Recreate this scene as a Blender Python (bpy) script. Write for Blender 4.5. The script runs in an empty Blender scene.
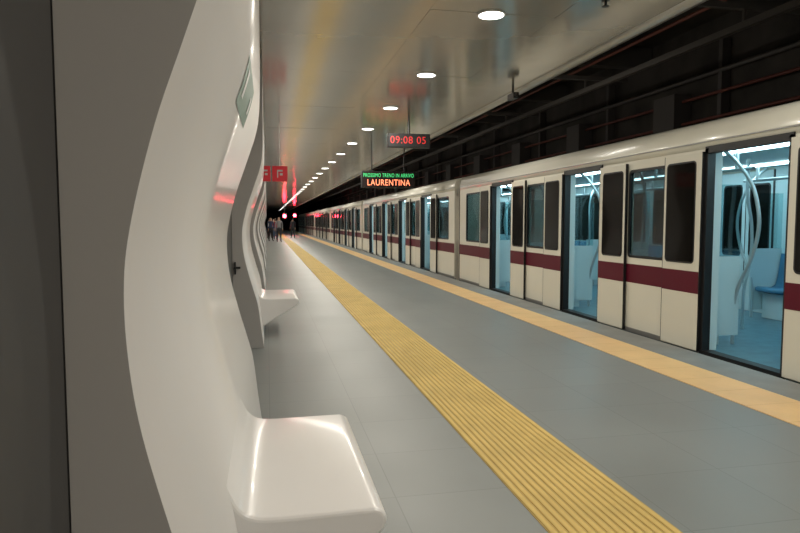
import bpy, bmesh, math, random
from mathutils import Vector, Matrix
random.seed(4)
S=bpy.context.scene
COL=S.collection
H=1.35
# ------------------------------------------------------------ materials
MATS={}
def mat(name,col,rough=0.5,metal=0.0,emit=None,es=0.0,noise=0.0,nscale=4.0,bump=0.0,bscale=60.0,spec=0.5,coat=0.0):
    if name in MATS: return MATS[name]
    m=bpy.data.materials.new(name); m.use_nodes=True
    nt=m.node_tree; b=nt.nodes['Principled BSDF']
    b.inputs['Base Color'].default_value=(*col,1); b.inputs['Roughness'].default_value=rough
    b.inputs['Metallic'].default_value=metal
    b.inputs['Specular IOR Level'].default_value=spec
    b.inputs['Coat Weight'].default_value=coat
    b.inputs['Coat Roughness'].default_value=0.12
    if emit: 
        b.inputs['Emission Color'].default_value=(*emit,1); b.inputs['Emission Strength'].default_value=es
    tc=nt.nodes.new('ShaderNodeTexCoord')
    if noise>0:
        n=nt.nodes.new('ShaderNodeTexNoise'); n.inputs['Scale'].default_value=nscale; n.inputs['Detail'].default_value=5
        r=nt.nodes.new('ShaderNodeValToRGB')
        r.color_ramp.elements[0].position=0.3; r.color_ramp.elements[1].position=0.7
        r.color_ramp.elements[0].color=(*[c*(1-noise) for c in col],1)
        r.color_ramp.elements[1].color=(*[min(1,c*(1+noise)) for c in col],1)
        nt.links.new(tc.outputs['Object'],n.inputs['Vector']); nt.links.new(n.outputs['Fac'],r.inputs['Fac'])
        nt.links.new(r.outputs['Color'],b.inputs['Base Color'])
    if bump>0:
        n2=nt.nodes.new('ShaderNodeTexNoise'); n2.inputs['Scale'].default_value=bscale
        bp=nt.nodes.new('ShaderNodeBump'); bp.inputs['Strength'].default_value=bump; bp.inputs['Distance'].default_value=0.01
        nt.links.new(tc.outputs['Object'],n2.inputs['Vector']); nt.links.new(n2.outputs['Fac'],bp.inputs['Height'])
        nt.links.new(bp.outputs['Normal'],b.inputs['Normal'])
    MATS[name]=m; return m
def glass(name,tint,refl=0.12):
    m=bpy.data.materials.new(name); m.use_nodes=True; nt=m.node_tree; nt.nodes.clear()
    o=nt.nodes.new('ShaderNodeOutputMaterial'); mx=nt.nodes.new('ShaderNodeMixShader')
    t=nt.nodes.new('ShaderNodeBsdfTransparent'); t.inputs['Color'].default_value=(*tint,1)
    g=nt.nodes.new('ShaderNodeBsdfGlossy'); g.inputs['Roughness'].default_value=0.03
    mx.inputs[0].default_value=refl
    nt.links.new(t.outputs[0],mx.inputs[1]); nt.links.new(g.outputs[0],mx.inputs[2]); nt.links.new(mx.outputs[0],o.inputs[0])
    return m
def tile_mat(name,c1,c2,mortar,sx,sy,rough):
    m=bpy.data.materials.new(name); m.use_nodes=True; nt=m.node_tree; b=nt.nodes['Principled BSDF']
    tc=nt.nodes.new('ShaderNodeTexCoord'); br=nt.nodes.new('ShaderNodeTexBrick')
    br.offset=0.0; br.inputs['Scale'].default_value=1.0
    br.inputs['Brick Width'].default_value=sx; br.inputs['Row Height'].default_value=sy
    br.inputs['Mortar Size'].default_value=0.003; br.inputs['Mortar Smooth'].default_value=0.3
    br.inputs['Color1'].default_value=(*c1,1); br.inputs['Color2'].default_value=(*c2,1); br.inputs['Mortar'].default_value=(*mortar,1)
    nt.links.new(tc.outputs['Object'],br.inputs['Vector'])
    n=nt.nodes.new('ShaderNodeTexNoise'); n.inputs['Scale'].default_value=1.3; n.inputs['Detail'].default_value=8
    nt.links.new(tc.outputs['Object'],n.inputs['Vector'])
    mx=nt.nodes.new('ShaderNodeMix'); mx.data_type='RGBA'; mx.blend_type='MULTIPLY'; mx.inputs[0].default_value=0.3
    nt.links.new(br.outputs['Color'],mx.inputs[6]); nt.links.new(n.outputs['Fac'],mx.inputs[7])
    nt.links.new(mx.outputs[2],b.inputs['Base Color'])
    mr=nt.nodes.new('ShaderNodeMapRange'); mr.inputs[3].default_value=rough-0.08; mr.inputs[4].default_value=rough+0.1
    nt.links.new(n.outputs['Fac'],mr.inputs[0]); nt.links.new(mr.outputs[0],b.inputs['Roughness'])
    bp=nt.nodes.new('ShaderNodeBump'); bp.inputs['Strength'].default_value=0.1; bp.inputs['Distance'].default_value=0.002; bp.invert=True
    nt.links.new(br.outputs['Fac'],bp.inputs['Height']); nt.links.new(bp.outputs['Normal'],b.inputs['Normal'])
    return m
# ------------------------------------------------------------ mesh helpers
def box(bm,x0,x1,y0,y1,z0,z1):
    v=[bm.verts.new(p) for p in ((x0,y0,z0),(x1,y0,z0),(x1,y1,z0),(x0,y1,z0),(x0,y0,z1),(x1,y0,z1),(x1,y1,z1),(x0,y1,z1))]
    for f in ((0,3,2,1),(4,5,6,7),(0,1,5,4),(1,2,6,5),(2,3,7,6),(3,0,4,7)): bm.faces.new([v[i] for i in f])
    return v
def prism(bm,prof,y0,y1,cap=True):
    a=[bm.verts.new((x,y0,z)) for x,z in prof]; b=[bm.verts.new((x,y1,z)) for x,z in prof]
    n=len(prof)
    for i in range(n):
        j=(i+1)%n; f=bm.faces.new((a[i],a[j],b[j],b[i])); f.smooth=True
    if cap: bm.faces.new(a[::-1]); bm.faces.new(b)
def rrect(w,h,r,n=5):
    pts=[]
    for cx,cy,a0 in ((w/2-r,h/2-r,0),(-w/2+r,h/2-r,90),(-w/2+r,-h/2+r,180),(w/2-r,-h/2+r,270)):
        for i in range(n+1):
            a=math.radians(a0+90*i/n); pts.append((cx+r*math.cos(a),cy+r*math.sin(a)))
    return pts
def ring(bm,x0,x1,yc,zc,w,h,r,t):
    """rounded frame in the YZ plane, front at x0, back at x1"""
    o=rrect(w,h,r); i=rrect(w-2*t,h-2*t,max(r-t*0.5,0.01)); n=len(o)
    V=[[bm.verts.new((x,yc+p[0],zc+p[1])) for p in q] for x in (x0,x1) for q in (o,i)]
    fo,fi,bo,bi=V
    for k in range(n):
        j=(k+1)%n
        bm.faces.new((fo[k],fo[j],fi[j],fi[k])); bm.faces.new((bo[k],bi[k],bi[j],bo[j]))
        bm.faces.new((fo[k],bo[k],bo[j],fo[j])); bm.faces.new((fi[k],fi[j],bi[j],bi[k]))
def rplate(bm,x0,x1,yc,zc,w,h,r):
    o=rrect(w,h,r); n=len(o)
    a=[bm.verts.new((x0,yc+p[0],zc+p[1])) for p in o]; b=[bm.verts.new((x1,yc+p[0],zc+p[1])) for p in o]
    bm.faces.new(a[::-1]); bm.faces.new(b)
    for k in range(n): bm.faces.new((a[k],a[(k+1)%n],b[(k+1)%n],b[k]))
def cyl(bm,c,r,depth,axis='Z',seg=24,r2=None):
    m=Matrix.Translation(c)
    if axis=='X': m=m@Matrix.Rotation(math.pi/2,4,'Y')
    if axis=='Y': m=m@Matrix.Rotation(math.pi/2,4,'X')
    bmesh.ops.create_cone(bm,cap_ends=True,segments=seg,radius1=r,radius2=r if r2 is None else r2,depth=depth,matrix=m)
def finish(name,bm,m,parent=None,bevel=0.0,seg=2,fixn=True):
    if fixn: bmesh.ops.recalc_face_normals(bm,faces=bm.faces[:])
    me=bpy.data.meshes.new(name); bm.to_mesh(me); bm.free()
    o=bpy.data.objects.new(name,me); COL.objects.link(o)
    for mm in (m if isinstance(m,(list,tuple)) else [m]): me.materials.append(mm)
    if parent: o.parent=parent
    if bevel>0:
        md=o.modifiers.new('bev','BEVEL'); md.width=bevel; md.segments=seg; md.limit_method='ANGLE'; md.angle_limit=math.radians(40)
    return o
def empty(name,loc=(0,0,0)):
    e=bpy.data.objects.new(name,None); COL.objects.link(e); e.location=loc; return e
def tubes(name,paths,r,m,parent=None,res=3):
    cu=bpy.data.curves.new(name,'CURVE'); cu.dimensions='3D'; cu.bevel_depth=r; cu.bevel_resolution=res
    for p in paths:
        sp=cu.splines.new('POLY'); sp.points.add(len(p)-1)
        for q,c in zip(sp.points,p): q.co=(*c,1)
    o=bpy.data.objects.new(name,cu); COL.objects.link(o); cu.materials.append(m)
    if parent: o.parent=parent
    return o
def crom(pts,n=6):
    out=[]
    P=[pts[0]]+list(pts)+[pts[-1]]
    for i in range(1,len(P)-2):
        for k in range(n):
            t=k/n; a,b,c,d=[Vector(q) for q in P[i-1:i+3]]
            out.append(tuple(0.5*((2*b)+(c-a)*t+(2*a-5*b+4*c-d)*t*t+(3*b-a-3*c+d)*t**3)))
    out.append(tuple(pts[-1])); return out
def text(name,s,size,loc,m,parent,rot=(math.pi/2,0,0),align='CENTER',sx=1.0):
    cu=bpy.data.curves.new(name,'FONT'); cu.body=s; cu.size=size; cu.align_x=align; cu.align_y='CENTER'; cu.extrude=0.001
    cu.space_character=1.1
    o=bpy.data.objects.new(name,cu); COL.objects.link(o); o.location=loc; o.rotation_euler=rot; o.scale=(sx,1,1)
    cu.materials.append(m); o.parent=parent; return o

# ------------------------------------------------------------ shell
T=4.43; EDGE=4.35; CZ=3.15; Y0=-9.0; Y1=112.0; WX=-0.365; CE=3.36
floor_m=tile_mat('floor_tiles',(0.262,0.276,0.268),(0.250,0.264,0.256),(0.195,0.207,0.20),0.6,0.6,0.42)
edge_m=mat('platform_edge_stone',(0.235,0.245,0.238),0.6,noise=0.12,nscale=3)
bm=bmesh.new(); box(bm,WX-0.3,3.92,Y0,Y1,-0.3,0)
finish('floor',bm,floor_m)
bm=bmesh.new(); box(bm,3.925,EDGE,Y0,Y1,-0.3,0); finish('floor_edge_coping',bm,edge_m,bevel=0.008)
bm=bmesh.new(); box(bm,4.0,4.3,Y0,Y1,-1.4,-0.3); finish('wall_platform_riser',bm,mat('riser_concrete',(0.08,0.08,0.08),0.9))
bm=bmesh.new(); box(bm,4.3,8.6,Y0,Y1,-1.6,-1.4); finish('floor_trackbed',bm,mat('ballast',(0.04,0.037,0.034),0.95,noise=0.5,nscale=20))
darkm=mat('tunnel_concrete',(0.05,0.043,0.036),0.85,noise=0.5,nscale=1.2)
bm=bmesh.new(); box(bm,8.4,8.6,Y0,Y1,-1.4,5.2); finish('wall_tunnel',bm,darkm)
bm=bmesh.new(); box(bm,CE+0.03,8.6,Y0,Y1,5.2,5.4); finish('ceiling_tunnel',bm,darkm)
wl=mat('dark_grey_wall_panel',(0.065,0.063,0.062),0.5,noise=0.08,nscale=2)
bm=bmesh.new()
box(bm,WX-0.25,WX-0.012,Y0,Y1,0,CZ)
box(bm,WX-0.012,WX,Y0,1.245,0,CZ)
y=1.255
while y<110: box(bm,WX-0.012,WX,y,y+1.89,0,CZ); y+=1.9
finish('wall_left',bm,wl)
bm=bmesh.new(); box(bm,WX-0.25,8.6,Y1,Y1+0.2,-1.4,5.4); finish('wall_end',bm,mat('end_wall',(0.03,0.03,0.035),0.8))
bm=bmesh.new(); box(bm,WX-0.25,8.6,Y0-0.2,Y0,-1.4,5.4); finish('wall_back',bm,mat('back_wall',(0.6,0.59,0.56),0.7))
# ceiling of long, slightly wavy metal panels
ceil_m=mat('ceiling_metal_panels',(0.60,0.57,0.515),0.17,metal=0.62,noise=0.05,nscale=0.8,bump=0.3,bscale=1.8,coat=0.0)
bm=bmesh.new()
cols=[WX-0.25,1.38,2.52,CE]
y=Y0
while y<Y1:
    for a,b in zip(cols[:-1],cols[1:]):
        g=0.0012
        vs=box(bm,a+g,b-g,y+g*0.6,min(y+2.4-g*0.6,Y1),CZ,CZ+0.02)
        c=Vector(((a+b)/2,y+1.2,CZ)); 
        R=Matrix.Rotation(random.gauss(0,0.0007),3,'X')@Matrix.Rotation(random.gauss(0,0.0012),3,'Y')
        for v in vs: v.co=c+R@(v.co-c)
    y+=2.4
box(bm,WX-0.25,CE,Y0,Y1,CZ+0.035,CZ+0.08)
finish('ceiling',bm,ceil_m)
bm=bmesh.new()
prism(bm,[(CE+0.005,CZ-0.03),(CE+0.22,CZ+0.02),(CE+0.22,CZ+0.07),(CE+0.005,CZ+0.06)],Y0,Y1)
finish('trim_ceiling_edge',bm,mat('aluminium_trim',(0.62,0.62,0.6),0.3,metal=0.6))
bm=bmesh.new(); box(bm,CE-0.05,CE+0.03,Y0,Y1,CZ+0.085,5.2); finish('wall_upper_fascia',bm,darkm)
# tactile strips
yel=mat('tactile_yellow',(0.70,0.50,0.16),0.55,noise=0.10,nscale=2.5)
yeld=mat('tactile_groove',(0.52,0.36,0.11),0.6)
st=empty('tactile_guide_strip')
bm=bmesh.new(); box(bm,1.18,1.75,Y0+0.1,100,0.0,0.004); finish('base',bm,yeld,st)
bm=bmesh.new()
for i in range(14):
    x=1.184+i*0.0405
    prism(bm,[(x,0.004),(x+0.005,0.009),(x+0.027,0.009),(x+0.032,0.004)],Y0+0.1,100)
finish('ridges',bm,yel,st)
st=empty('tactile_warning_strip')
bm=bmesh.new(); box(bm,3.42,3.90,Y0+0.1,104,0.0,0.006); finish('base',bm,mat('warning_orange',(0.82,0.54,0.25),0.5,noise=0.06,nscale=3,bump=0.5,bscale=40),st)
bm=bmesh.new()
for i in range(300):
    box(bm,3.42,3.90,-8+i*0.4,-8+i*0.4+0.004,0.0055,0.0065)
finish('joints',bm,mat('warning_joint',(0.6,0.38,0.17),0.6),st)

# ------------------------------------------------------------ ceiling lamps
lampm=mat('lamp_lens',(1,1,1),0.4,emit=(1,0.97,0.9),es=9)
rimm=mat('lamp_rim',(0.75,0.75,0.73),0.3,metal=0.5)
LX=1.93
y=5.41-2.32*6; k=0
while y<105:
    e=empty('ceiling_downlight',(LX,y,CZ))
    bm=bmesh.new(); cyl(bm,(0,0,-0.007),0.125,0.014,seg=40,r2=0.128); finish('rim',bm,rimm,e)
    bm=bmesh.new(); cyl(bm,(0,0,-0.013),0.108,0.004,seg=32); finish('lens',bm,lampm,e)
    if y<70:
        L=bpy.data.lights.new('lamp_light','AREA'); L.shape='DISK'; L.size=0.2; L.energy=36; L.color=(1,0.94,0.82)
        lo=bpy.data.objects.new('lamp_light',L); COL.objects.link(lo); lo.parent=e; lo.location=(0,0,-0.018)
    y+=2.32
# linear fluorescent fittings behind the ceiling edge
for i in range(9):
    yy=-5+i*8.0
    e=empty('fluorescent_fitting',(CE+0.13,yy,CZ+0.19))
    bm=bmesh.new(); box(bm,-0.05,0.05,-1.4,1.4,0,0.06); finish('housing',bm,rimm,e)
    L=bpy.data.lights.new('tube_light','AREA'); L.shape='RECTANGLE'; L.size=0.08; L.size_y=2.7; L.energy=19; L.color=(1,0.95,0.86)
    lo=bpy.data.objects.new('tube_light',L); COL.objects.link(lo); lo.parent=e; lo.location=(0.1,0,-0.01)
    lo.rotation_euler=(0,math.radians(-45),0)

# ------------------------------------------------------------ wall benches
white=mat('white_moulded_panel',(0.80,0.775,0.76),0.32,coat=0.3,noise=0.012,nscale=2)
endm=mat('panel_end_shaded',(0.42,0.40,0.385),0.55)  # end faces of the white panel, their weaker light painted in as grey
blk=mat('black_plastic',(0.012,0.012,0.013),0.4)
ctrl=[(-0.05,0.002),(-0.075,0.2),(-0.105,0.45),(-0.143,0.6),(-0.184,0.745),(-0.235,0.95),(-0.256,1.1),(-0.259,1.24),(-0.242,1.36),(-0.198,1.53),(-0.146,1.68),(-0.104,1.80),(-0.070,1.90),(-0.045,2.02),(-0.034,2.2),(-0.03,2.5),(-0.03,CZ-0.012)]
curve=crom(ctrl,6)
def surf_x(z):
    for a,b in zip(curve[:-1],curve[1:]):
        if a[1]<=z<=b[1]: return a[0]+(b[0]-a[0])*(z-a[1])/(b[1]-a[1])
    return -0.03
for k in range(18):
    yb=1.25+5.7*k
    e=empty('wall_bench' if k<2 else 'wall_panel',(0,yb,0))
    bm=bmesh.new()
    prof=curve+[(WX+0.002,CZ-0.012),(WX+0.002,0.002)]
    prism(bm,prof,0,3.1)
    bm.faces.ensure_lookup_table()
    o=finish('back_panel',bm,[white,endm],e)
    for f in o.data.polygons:
        if len(f.vertices)>8: f.material_index=1; f.use_smooth=False
        elif abs(f.normal.x)<0.05 or f.center.x<-0.36: f.use_smooth=False
    if k<2:
        sp=crom([(-0.15,0.60),(-0.118,0.53),(-0.092,0.485),(-0.05,0.458),(0.03,0.45),(0.28,0.452),(0.33,0.449),(0.355,0.43),(0.358,0.40),(0.34,0.37),(0.27,0.325),(0.11,0.235),(-0.02,0.15),(-0.10,0.10)],4)
        sp=sp+[(-0.30,0.10),(-0.30,0.60)]
        bm=bmesh.new(); prism(bm,sp,0.68,1.70)
        finish('seat',bm,white,e,bevel=0.02,seg=3)
    if k==1:
        bm=bmesh.new(); box(bm,-0.342,-0.327,-0.03,-0.001,0.8,0.93); cyl(bm,(-0.315,-0.04,0.87),0.012,0.07,'X',12)
        finish('latch',bm,blk,e)
# green sign following panel
e=empty('emergency_exit_sign')
def signpatch(name,ya,yb,za,zb,m,off):
    bm=bmesh.new(); n=8; rows=[]
    for i in range(n+1):
        z=za+(zb-za)*i/n; x=surf_x(z)+off
        rows.append([bm.verts.new((x,yy,z)) for yy in (ya,yb)])
    for a,b in zip(rows[:-1],rows[1:]): bm.faces.new((a[0],a[1],b[1],b[0]))
    finish(name,bm,m,e)
signpatch('plate',2.45,3.15,1.79,1.96,mat('sign_green',(0.03,0.13,0.07),0.4),0.003)
signpatch('arrow',3.0,3.07,1.84,1.91,mat('sign_white',(0.7,0.7,0.7),0.4),0.005)
signpatch('figure',2.55,2.62,1.83,1.93,MATS['sign_white'],0.005)

# ------------------------------------------------------------ hydrant signs
redm=mat('sign_red',(0.62,0.03,0.04),0.4,emit=(0.7,0.02,0.04),es=0.14)
wh=MATS['sign_white']
for (xa,xb) in ((-0.13,0.075),(0.105,0.38)):
    e=empty('fire_equipment_sign',(0,12.0,0))
    bm=bmesh.new(); box(bm,xa,xb,-0.01,0.01,2.09,2.37); finish('plate',bm,redm,e,bevel=0.004)
    bm=bmesh.new(); c=(xa+xb)/2
    box(bm,c-0.05,c-0.03,-0.014,-0.01,2.16,2.30); box(bm,c-0.03,c+0.05,-0.014,-0.01,2.27,2.30); box(bm,c+0.0,c+0.05,-0.014,-0.01,2.20,2.24)
    finish('pictogram',bm,wh,e)
    tubes('hanger',[[(c,0,2.37),(c,0,CZ)]],0.005,rimm,e)
# ------------------------------------------------------------ displays
ledr=mat('led_red',(0.3,0.02,0.02),0.5,emit=(1,0.03,0.03),es=0.45)
ledo=mat('led_orange',(0.3,0.1,0.05),0.5,emit=(1,0.25,0.12),es=2.5)
ledg=mat('led_green',(0.02,0.3,0.1),0.5,emit=(0.1,1,0.3),es=0.9)
e=empty('train_destination_display',(2.91,15.4,0))
bm=bmesh.new(); box(bm,-0.66,0.66,0,0.16,2.18,2.58); finish('case',bm,blk,e,bevel=0.012)
bm=bmesh.new()
box(bm,-0.64,0.64,-0.006,0,2.2,2.56); finish('screen',bm,mat('led_screen',(0.02,0.012,0.012),0.25),e)
text('green_line','PROSSIMO TRENO IN ARRIVO',0.13,(0,-0.009,2.475),ledg,e,sx=0.66)
text('destination','LAURENTINA',0.21,(0,-0.009,2.30),ledo,e,sx=0.78)
tubes('hangers',[[(-0.4,0.08,2.58),(-0.4,0.08,CZ)],[(0.4,0.08,2.58),(0.4,0.08,CZ)]],0.015,blk,e)
e=empty('platform_clock',(2.36,10.6,0))
bm=bmesh.new(); box(bm,-0.36,0.36,0,0.14,2.60,2.83); finish('case',bm,blk,e,bevel=0.012)
text('digits','09:08 05',0.17,(-0.02,-0.003,2.715),ledr,e,sx=0.95)
tubes('hangers',[[(-0.0,0.07,2.83),(-0.0,0.07,CZ)]],0.02,blk,e)

# ------------------------------------------------------------ train
cream=mat('train_cream_paint',(0.73,0.705,0.60),0.28,coat=0.3,noise=0.03,nscale=1.5)
cream2=mat('train_door_paint',(0.69,0.665,0.565),0.3,coat=0.3)
stripe=mat('train_red_stripe',(0.10,0.006,0.018),0.45,spec=0.25)
rubber=mat('train_black_gasket',(0.008,0.008,0.009),0.45)
dglass=mat('train_dark_glass',(0.008,0.007,0.006),0.06,spec=0.12)
cglass=glass('train_clear_glass',(0.42,0.47,0.47),0.07)
inw=mat('train_interior_panel',(0.50,0.64,0.67),0.4)
infl=mat('train_interior_floor',(0.07,0.17,0.22),0.35,noise=0.2,nscale=8)
inl=mat('train_light_strip',(1,1,1),0.5,emit=(0.62,0.93,1.0),es=11)
blue=mat('train_seat_blue',(0.06,0.22,0.38),0.4)
steel=mat('train_rail_steel',(0.38,0.47,0.5),0.3,metal=0.5)
alu=mat('train_sill_aluminium',(0.30,0.30,0.29),0.4,metal=0.6)
B={k:bmesh.new() for k in ('shell','doors','stripe','gasket','dark','clear','inner','ifloor','light','seat','sill','bellows','screen')}
BM=dict(shell=cream,doors=cream2,stripe=stripe,gasket=rubber,dark=dglass,clear=cglass,inner=inw,ifloor=infl,light=inl,seat=blue,sill=alu,bellows=rubber,screen=glass('train_draught_screen',(0.75,0.9,0.92),0.12))
rails=[]
XF=T+2.75   # far side outer
ZD=2.10     # door opening top
W=1.11; P=3.2; END=2.2; CL=2*END+W+3*P; GAP=0.45
roofL=[(T,ZD),(T,2.19),(T+0.025,2.31),(T+0.075,2.375),(T+0.18,2.415),(T+0.45,2.46),(T+0.9,2.50)]
roof=roofL+[(2*T+2.75-x,z) for x,z in roofL[::-1]]+[(XF-0.06,ZD),(XF-0.06,2.22),(T+0.06,2.22),(T+0.06,ZD)]
YS=-0.66
for c in range(6):
    ca=YS+c*(CL+GAP); cb=ca+CL
    prism(B['shell'],roof,ca,cb)
    box(B['inner'],T+0.07,XF-0.07,ca+0.05,cb-0.05,2.13,2.16)
    box(B['ifloor'],T+0.02,XF-0.07,ca+0.05,cb-0.05,-0.06,0.015)
    box(B['gasket'],T+0.04,XF-0.04,ca+0.02,cb-0.02,-0.95,-0.10)      # underframe
    box(B['sill'],T-0.012,T,ca,cb,2.165,2.178)
    for ya,yb in ((ca,ca+0.06),(cb-0.06,cb)):
        box(B['shell'],T+0.06,T+0.9,ya,yb,-0.1,2.22); box(B['shell'],XF-0.9,XF-0.06,ya,yb,-0.1,2.22)
    if c<5:
        for q in range(5):
            g0=cb+0.02+q*0.085
            prism(B['bellows'],[(T+0.12+0.05*(q%2),-0.1),(T+0.12+0.05*(q%2),2.2),(XF-0.12,2.2),(XF-0.12,-0.1),(XF-0.2,-0.1),(XF-0.2,2.1),(T+0.22,2.1),(T+0.22,-0.1)],g0,g0+0.08)
    for xx in (T+0.55,XF-0.65):
        box(B['light'],xx,xx+0.14,ca+0.3,cb-0.3,2.11,2.128)
    doors=[(ca+END+k*P,ca+END+k*P+W) for k in range(4)]
    segs=[(ca,doors[0][0],'s')]+[(doors[k][1],doors[k+1][0],'m') for k in range(3)]+[(doors[3][1],cb,'e')]
    for (a,b,t) in segs:
        LW=0.64
        if t=='m': wins=[(a+LW+0.03,b-LW-0.03)]
        elif t=='s': wins=[(a+0.5,b-LW-0.03)]
        else: wins=[(a+LW+0.03,b-0.5)]
        box(B['shell'],T,T+0.06,a,b,-0.02,0.93)
        box(B['shell'],T,T+0.06,a,b,1.97,ZD)
        edges=[a]+[q for w in wins for q in w]+[b]
        for i in range(0,len(edges),2): box(B['shell'],T,T+0.06,edges[i],edges[i+1],0.93,1.97)
        for w0,w1 in wins:
            ring(B['gasket'],T-0.004,T+0.03,(w0+w1)/2,1.45,w1-w0+0.03,1.08,0.06,0.03)
            box(B['clear'],T+0.012,T+0.018,w0,w1,0.93,1.97)
        box(B['stripe'],T-0.003,T,a,b,0.60,0.83)
        box(B['sill'],T-0.004,T,a,b,-0.02,0.035)
        lv=[]
        if t in 'me': lv.append((a+0.015,a+LW,1))
        if t in 'ms': lv.append((b-LW,b-0.015,-1))
        for l0,l1,sd in lv:
            box(B['doors'],T-0.045,T-0.012,l0,l1,0.0,2.07)
            box(B['stripe'],T-0.048,T-0.045,l0,l1,0.60,0.83)
            yc=(l0+l1)/2+0.02*sd
            rplate(B['gasket'],T-0.049,T-0.046,yc,1.45,0.50,1.08,0.05)
            rplate(B['dark'],T-0.052,T-0.049,yc,1.45,0.465,1.045,0.035)
            box(B['gasket'],T-0.044,T-0.010,l0-0.008,l0,0.0,2.07); box(B['gasket'],T-0.044,T-0.010,l1,l1+0.008,0.0,2.07)
        box(B['inner'],XF-0.07,XF-0.02,a,b,0,0.95); box(B['inner'],XF-0.07,XF-0.02,a,b,1.95,2.13)
        mid=(a+b)/2; 
        box(B['inner'],XF-0.07,XF-0.02,a,mid-0.75,0.95,1.95); box(B['inner'],XF-0.07,XF-0.02,mid+0.75,b,0.95,1.95)
        ring(B['gasket'],XF-0.075,XF-0.03,mid,1.45,1.52,1.04,0.07,0.03)
        box(B['dark'],XF-0.05,XF-0.03,mid-0.75,mid+0.75,0.95,1.95)
        box(B['inner'],T+0.062,T+0.08,a,b,0.015,0.93); box(B['inner'],T+0.062,T+0.08,a,b,1.97,2.13)
        s0,s1=a+0.22,b-0.22
        n=int((s1-s0)/0.46); wd=(s1-s0)/n
        for i in range(n):
            ya=s0+i*wd+0.015; yb=s0+(i+1)*wd-0.015
            for sgn,xw in ((1,T+0.085),(-1,XF-0.08)):
                pr=[(0.0,0.90),(0.035,0.91),(0.075,0.60),(0.11,0.475),(0.18,0.44),(0.40,0.455),(0.44,0.44),(0.44,0.40),(0.38,0.38),(0.10,0.37),(0.0,0.45)]
                prism(B['seat'],[(xw+sgn*x,z) for x,z in pr],ya,yb)
        for sgn,xw in ((1,T+0.085),(-1,XF-0.08)):
            box(B['inner'],min(xw,xw+sgn*0.3),max(xw,xw+sgn*0.3),s0,s1,0.015,0.36)
            for yy in (s0-0.04,s1+0.02):
                if t=='s' and yy<a+0.5: continue
                if t=='e' and yy>b-0.5: continue
                x0,x1=sorted((xw,xw+sgn*0.50))
                box(B['inner'],x0,x1,yy,yy+0.02,0.12,0.98)
                box(B['screen'],x0,x1,yy+0.006,yy+0.012,0.98,1.75)
        if c<4:
            for xx,sg in ((T+0.60,1),(XF-0.60,-1)):
                for yy,s in ((a+0.18,-1),(b-0.18,1)):
                    if t=='s' and s==-1: continue
                    if t=='e' and s==1: continue
                    p=crom([(xx-sg*0.25,yy,2.10),(xx-0.12*sg,yy+s*0.03,1.98),(xx,yy+s*0.13,1.72),(xx+0.03*sg,yy+s*0.2,1.35),(xx,yy+s*0.16,1.0),(xx-0.03*sg,yy+s*0.04,0.72),(xx-0.06*sg,yy-s*0.02,0.45),(xx-0.06*sg,yy-s*0.02,0.02)],5)
                    rails.append(p)
                rails.append([(xx,a+0.05,1.92),(xx,b-0.05,1.92)])
                for q in range(3):
                    yq=a+0.3+(b-a-0.6)*q/2
                    rails.append([(xx,yq,1.92),(xx,yq,2.13)])
            if t=='m':
                rails.append(crom([(T+1.37,mid,2.12),(T+1.37,mid,1.7),(T+1.45,mid,1.3),(T+1.45,mid,0.9),(T+1.37,mid,0.5),(T+1.37,mid,0.02)],5))
    for (a,b) in doors:
        box(B['gasket'],T-0.014,T+0.075,a-0.012,a+0.035,0.0,ZD)
        box(B['gasket'],T-0.014,T+0.075,b-0.035,b+0.012,0.0,ZD)
        box(B['gasket'],T-0.014,T+0.075,a-0.012,b+0.012,ZD-0.05,ZD+0.02)
        box(B['inner'],T+0.076,T+0.16,b-0.03,b+0.06,0.015,2.13); box(B['inner'],T+0.076,T+0.16,a-0.06,a+0.03,0.015,2.13)
        box(B['gasket'],T-0.02,T+0.10,a,b,-0.03,0.018)
        box(B['shell'],T,T+0.06,a,b,-0.10,-0.03)
        m=(a+b)/2
        for l0,l1 in ((a,m-0.008),(m+0.008,b)):
            for (u0,u1,z0,z1) in ((l0,l1,0.015,0.85),(l0,l1,1.9,2.13),(l0,l0+0.09,0.85,1.9),(l1-0.09,l1,0.85,1.9)):
                box(B['inner'],XF-0.05,XF-0.02,u0,u1,z0,z1)
            ring(B['gasket'],XF-0.055,XF-0.03,(l0+l1)/2,1.375,l1-l0-0.14,1.09,0.06,0.025)
            box(B['dark'],XF-0.04,XF-0.025,l0+0.09,l1-0.09,0.85,1.9)
        box(B['gasket'],XF-0.052,XF-0.02,m-0.008,m+0.008,0.015,2.13)
        box(B['gasket'],XF-0.08,XF-0.02,a-0.03,a,0.015,2.1); box(B['gasket'],XF-0.08,XF-0.02,b,b+0.03,0.015,2.1)
    box(B['shell'],XF-0.015,XF,ca,cb,-0.02,ZD)
train=empty('subway_train')
names=dict(shell='body_shell',doors='door_leaves',stripe='red_stripe',gasket='black_frames',dark='tinted_windows',clear='clear_windows',inner='interior_panels',ifloor='interior_floor',light='interior_lights',seat='seats',sill='sills_and_gutters',bellows='gangway_bellows',screen='draught_screens')
for k in B: finish(names[k],B[k],BM[k],train,bevel=0.004 if k=='doors' else 0)
tubes('handrails',rails,0.020,steel,train)
bm=bmesh.new()
for x in (5.05,6.49):
    box(bm,x-0.035,x+0.035,Y0,Y1,-1.25,-1.21); box(bm,x-0.01,x+0.01,Y0,Y1,-1.37,-1.25); box(bm,x-0.07,x+0.07,Y0,Y1,-1.40,-1.37)
finish('track_rails',bm,mat('rail_steel',(0.25,0.22,0.2),0.4,metal=0.8))

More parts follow.
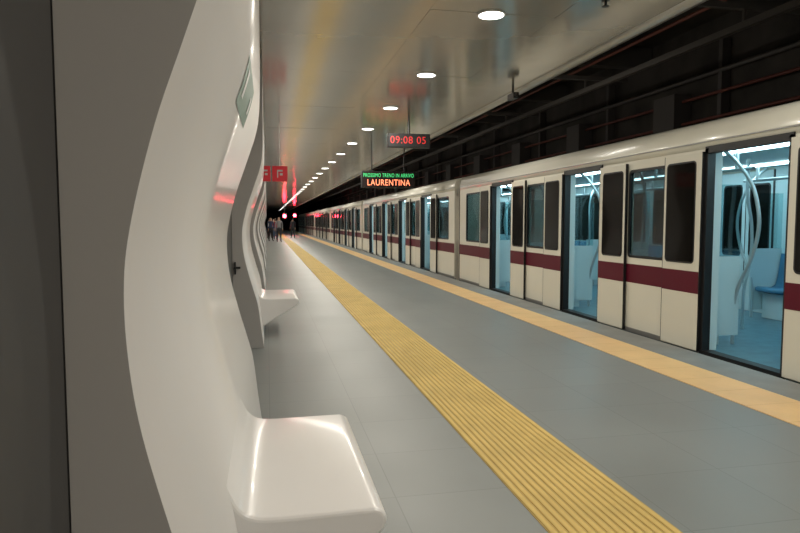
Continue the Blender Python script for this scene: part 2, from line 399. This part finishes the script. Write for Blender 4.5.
# ------------------------------------------------------------ tunnel services
pipe=mat('pipe_red_brown',(0.16,0.045,0.03),0.5)
pipeg=mat('pipe_grey',(0.13,0.12,0.11),0.5)
tubes('conduit_pipes',[[(x,Y0,z),(x,Y1,z)] for x,z in ((8.2,3.3),(8.2,3.75),(6.4,4.5))],0.03,pipe)
tubes('cable_pipes',[[(x,Y0,z),(x,Y1,z)] for x,z in ((8.25,3.0),(8.22,4.15),(5.2,4.7),(4.4,4.9))],0.045,pipeg)
bm=bmesh.new()
y=-3.0
while y<100:
    box(bm,CE+0.04,8.38,y,y+0.25,4.75,5.18)
    box(bm,8.2,8.38,y+1.5,y+1.6,2.2,4.7)
    box(bm,5.2,5.26,y+2,y+2.06,4.0,5.19); box(bm,5.1,6.6,y+2,y+2.06,3.95,4.02)
    box(bm,8.0,8.38,y+2.6,y+3.3,3.2,3.9)
    y+=4.0
finish('tunnel_beams',bm,mat('beam_dark',(0.09,0.082,0.075),0.7))
bm=bmesh.new(); box(bm,5.73,5.81,Y0,Y1,3.72,3.80)
y=-1
while y<100: box(bm,5.75,5.79,y,y+0.04,3.80,3.96); y+=4
finish('overhead_contact_rail',bm,mat('contact_rail',(0.16,0.145,0.13),0.4,metal=0.6))
# small things on ceiling
e=empty('cctv_camera',(3.2,8.1,CZ))
bm=bmesh.new(); cyl(bm,(0,0,-0.06),0.015,0.12); finish('stem',bm,blk,e)
bm=bmesh.new(); box(bm,-0.04,0.04,-0.12,0.10,-0.19,-0.11); cyl(bm,(0,-0.13,-0.15),0.025,0.03,'Y',16); finish('body',bm,blk,e,bevel=0.01)
e=empty('sprinkler_head',(2.70,4.85,CZ))
bm=bmesh.new(); cyl(bm,(0,0,-0.01),0.035,0.02); cyl(bm,(0,0,-0.04),0.01,0.05,seg=12); cyl(bm,(0,0,-0.065),0.03,0.004)
finish('head',bm,blk,e)
# red signals at platform end
sigm=mat('signal_red_lens',(0.6,0.02,0.02),0.4,emit=(1,0.03,0.06),es=60)
for (x,y,z) in ((1.75,66,1.95),(3.1,74,2.1)):
    e=empty('signal_light',(x,y,z))
    bm=bmesh.new(); box(bm,-0.22,0.22,0,0.15,-0.3,0.3); finish('housing',bm,blk,e,bevel=0.02)
    bm=bmesh.new(); cyl(bm,(0,-0.02,0),0.17,0.05,'Y',24); finish('lens',bm,sigm,e)
    tubes('hanger',[[(0,0.07,0.3),(0,0.07,CZ-z)]],0.03,blk,e)

# ------------------------------------------------------------ people
skinm=mat('skin',(0.45,0.27,0.19),0.5); hairm=mat('hair_dark',(0.03,0.02,0.015),0.6); shoem=mat('shoe_dark',(0.03,0.03,0.03),0.5)
def person(x,y,yaw,shirt,trouser,h=1.72,stride=0.12,armbend=0.1):
    V=[];E=[];R=[]
    def add(p,r,par=None):
        V.append(p); R.append(r)
        if par is not None: E.append((par,len(V)-1))
        return len(V)-1
    pel=add((0,0,0.95),(0.15,0.11)); ab=add((0,0,1.12),(0.135,0.10),pel); ch=add((0,0.0,1.32),(0.165,0.11),ab)
    nk=add((0,0,1.47),(0.06,0.06),ch); jw=add((0,-0.015,1.56),(0.062,0.075),nk); hd=add((0,-0.005,1.63),(0.078,0.098),jw); tp=add((0,0.01,1.69),(0.06,0.07),hd)
    add((0,-0.105,1.595),(0.012,0.014),jw)
    for s in (-1,1):
        hp=add((s*0.095,0,0.88),(0.09,0.09),pel); kn=add((s*0.10,-s*stride*0.5-0.02,0.49),(0.058,0.06),hp)
        an=add((s*0.105,-s*stride,0.09),(0.036,0.04),kn); add((s*0.115,-s*stride-0.16,0.035),(0.04,0.03),an)
        sh=add((s*0.18,0,1.41),(0.06,0.058),ch); el=add((s*0.235,0.02+s*stride*0.3,1.13),(0.043,0.043),sh)
        wr=add((s*0.24,s*stride*0.5-armbend,0.90),(0.028,0.03),el); hand=add((s*0.24,s*stride*0.5-armbend-0.02,0.83),(0.022,0.036),wr)
        for i,fl in enumerate((0.075,0.085,0.08,0.06)):
            a=add((s*0.238,s*stride*0.5-armbend-0.045+i*0.018,0.775),(0.009,0.009),hand); add((s*0.23,s*stride*0.5-armbend-0.05+i*0.019,0.775-fl*0.7),(0.008,0.008),a)
        add((s*0.225,s*stride*0.5-armbend-0.07,0.80),(0.010,0.010),wr)
    me=bpy.data.meshes.new('p'); me.from_pydata(V,E,[]); o=bpy.data.objects.new('p',me); COL.objects.link(o)
    md=o.modifiers.new('s','SKIN'); o.modifiers.new('ss','SUBSURF').levels=1
    me.skin_vertices[0].data[0].use_root=True
    for i,r in enumerate(R): me.skin_vertices[0].data[i].radius=r
    dg=bpy.context.evaluated_depsgraph_get(); nm=bpy.data.meshes.new_from_object(o.evaluated_get(dg)); bpy.data.objects.remove(o)
    nm.materials.clear()
    for m in (skinm,shirt,trouser,shoem,hairm): nm.materials.append(m)
    for f in nm.polygons:
        f.use_smooth=True; c=f.center; i=0
        if c.z<0.09: i=3
        elif c.z<0.98 and abs(c.x)<0.20: i=2
        elif c.z<1.46 and (c.z>0.93): i=1
        elif c.z>1.66 or (c.z>1.54 and c.y>0.02): i=4
        f.material_index=i
    ob=bpy.data.objects.new('standing_person',nm); COL.objects.link(ob); s=h/1.76; ob.scale=(s,s,s)
    zmin=min(v.co.z for v in nm.vertices)*s
    ob.location=(x,y,-zmin+0.002); ob.rotation_euler=(0,0,yaw)
def cl(n,c): return mat('cloth_'+n,c,0.8)
person(0.25,46,0.3,cl('navy',(0.03,0.04,0.09)),cl('black',(0.015,0.015,0.02)))
person(0.62,50,3.0,cl('burgundy',(0.25,0.03,0.05)),cl('denim',(0.06,0.09,0.16)),1.66)
person(0.78,44,0.1,cl('grey',(0.2,0.2,0.21)),cl('black2',(0.02,0.02,0.025)),1.75,0.2)
person(0.5,57,2.0,cl('pale',(0.5,0.48,0.45)),cl('denim',(0.06,0.09,0.16)),1.7)
person(0.2,52,1.0,cl('pale',(0.5,0.48,0.45)),cl('black',(0.015,0.015,0.02)),1.74)
person(0.6,62,0.4,cl('burgundy',(0.25,0.03,0.05)),cl('black2',(0.02,0.02,0.025)),1.7)
person(0.82,66,0.0,cl('navy',(0.03,0.04,0.09)),cl('black',(0.015,0.015,0.02)),1.8,0.18)
person(2.1,54,3.3,cl('black',(0.015,0.015,0.02)),cl('black2',(0.02,0.02,0.025)),1.7,0.2)
person(2.5,64,0.2,cl('burgundy',(0.25,0.03,0.05)),cl('denim',(0.06,0.09,0.16)),1.68)

# ------------------------------------------------------------ world, camera
w=bpy.data.worlds.new('world'); S.world=w; w.use_nodes=True
w.node_tree.nodes['Background'].inputs[0].default_value=(0.5,0.5,0.5,1); w.node_tree.nodes['Background'].inputs[1].default_value=0.1
F=640.0; phi=math.atan(44.5/F); th=math.atan(133/F*math.cos(phi))
cam=bpy.data.cameras.new('camera'); co=bpy.data.objects.new('camera',cam); COL.objects.link(co)
cam.sensor_width=36; cam.lens=F/800*36; cam.clip_start=0.02; cam.clip_end=500
co.location=(0,0,H); co.rotation_euler=(math.pi/2-phi,0,-th); S.camera=co
S.view_settings.view_transform='Standard'; S.view_settings.exposure=0.0
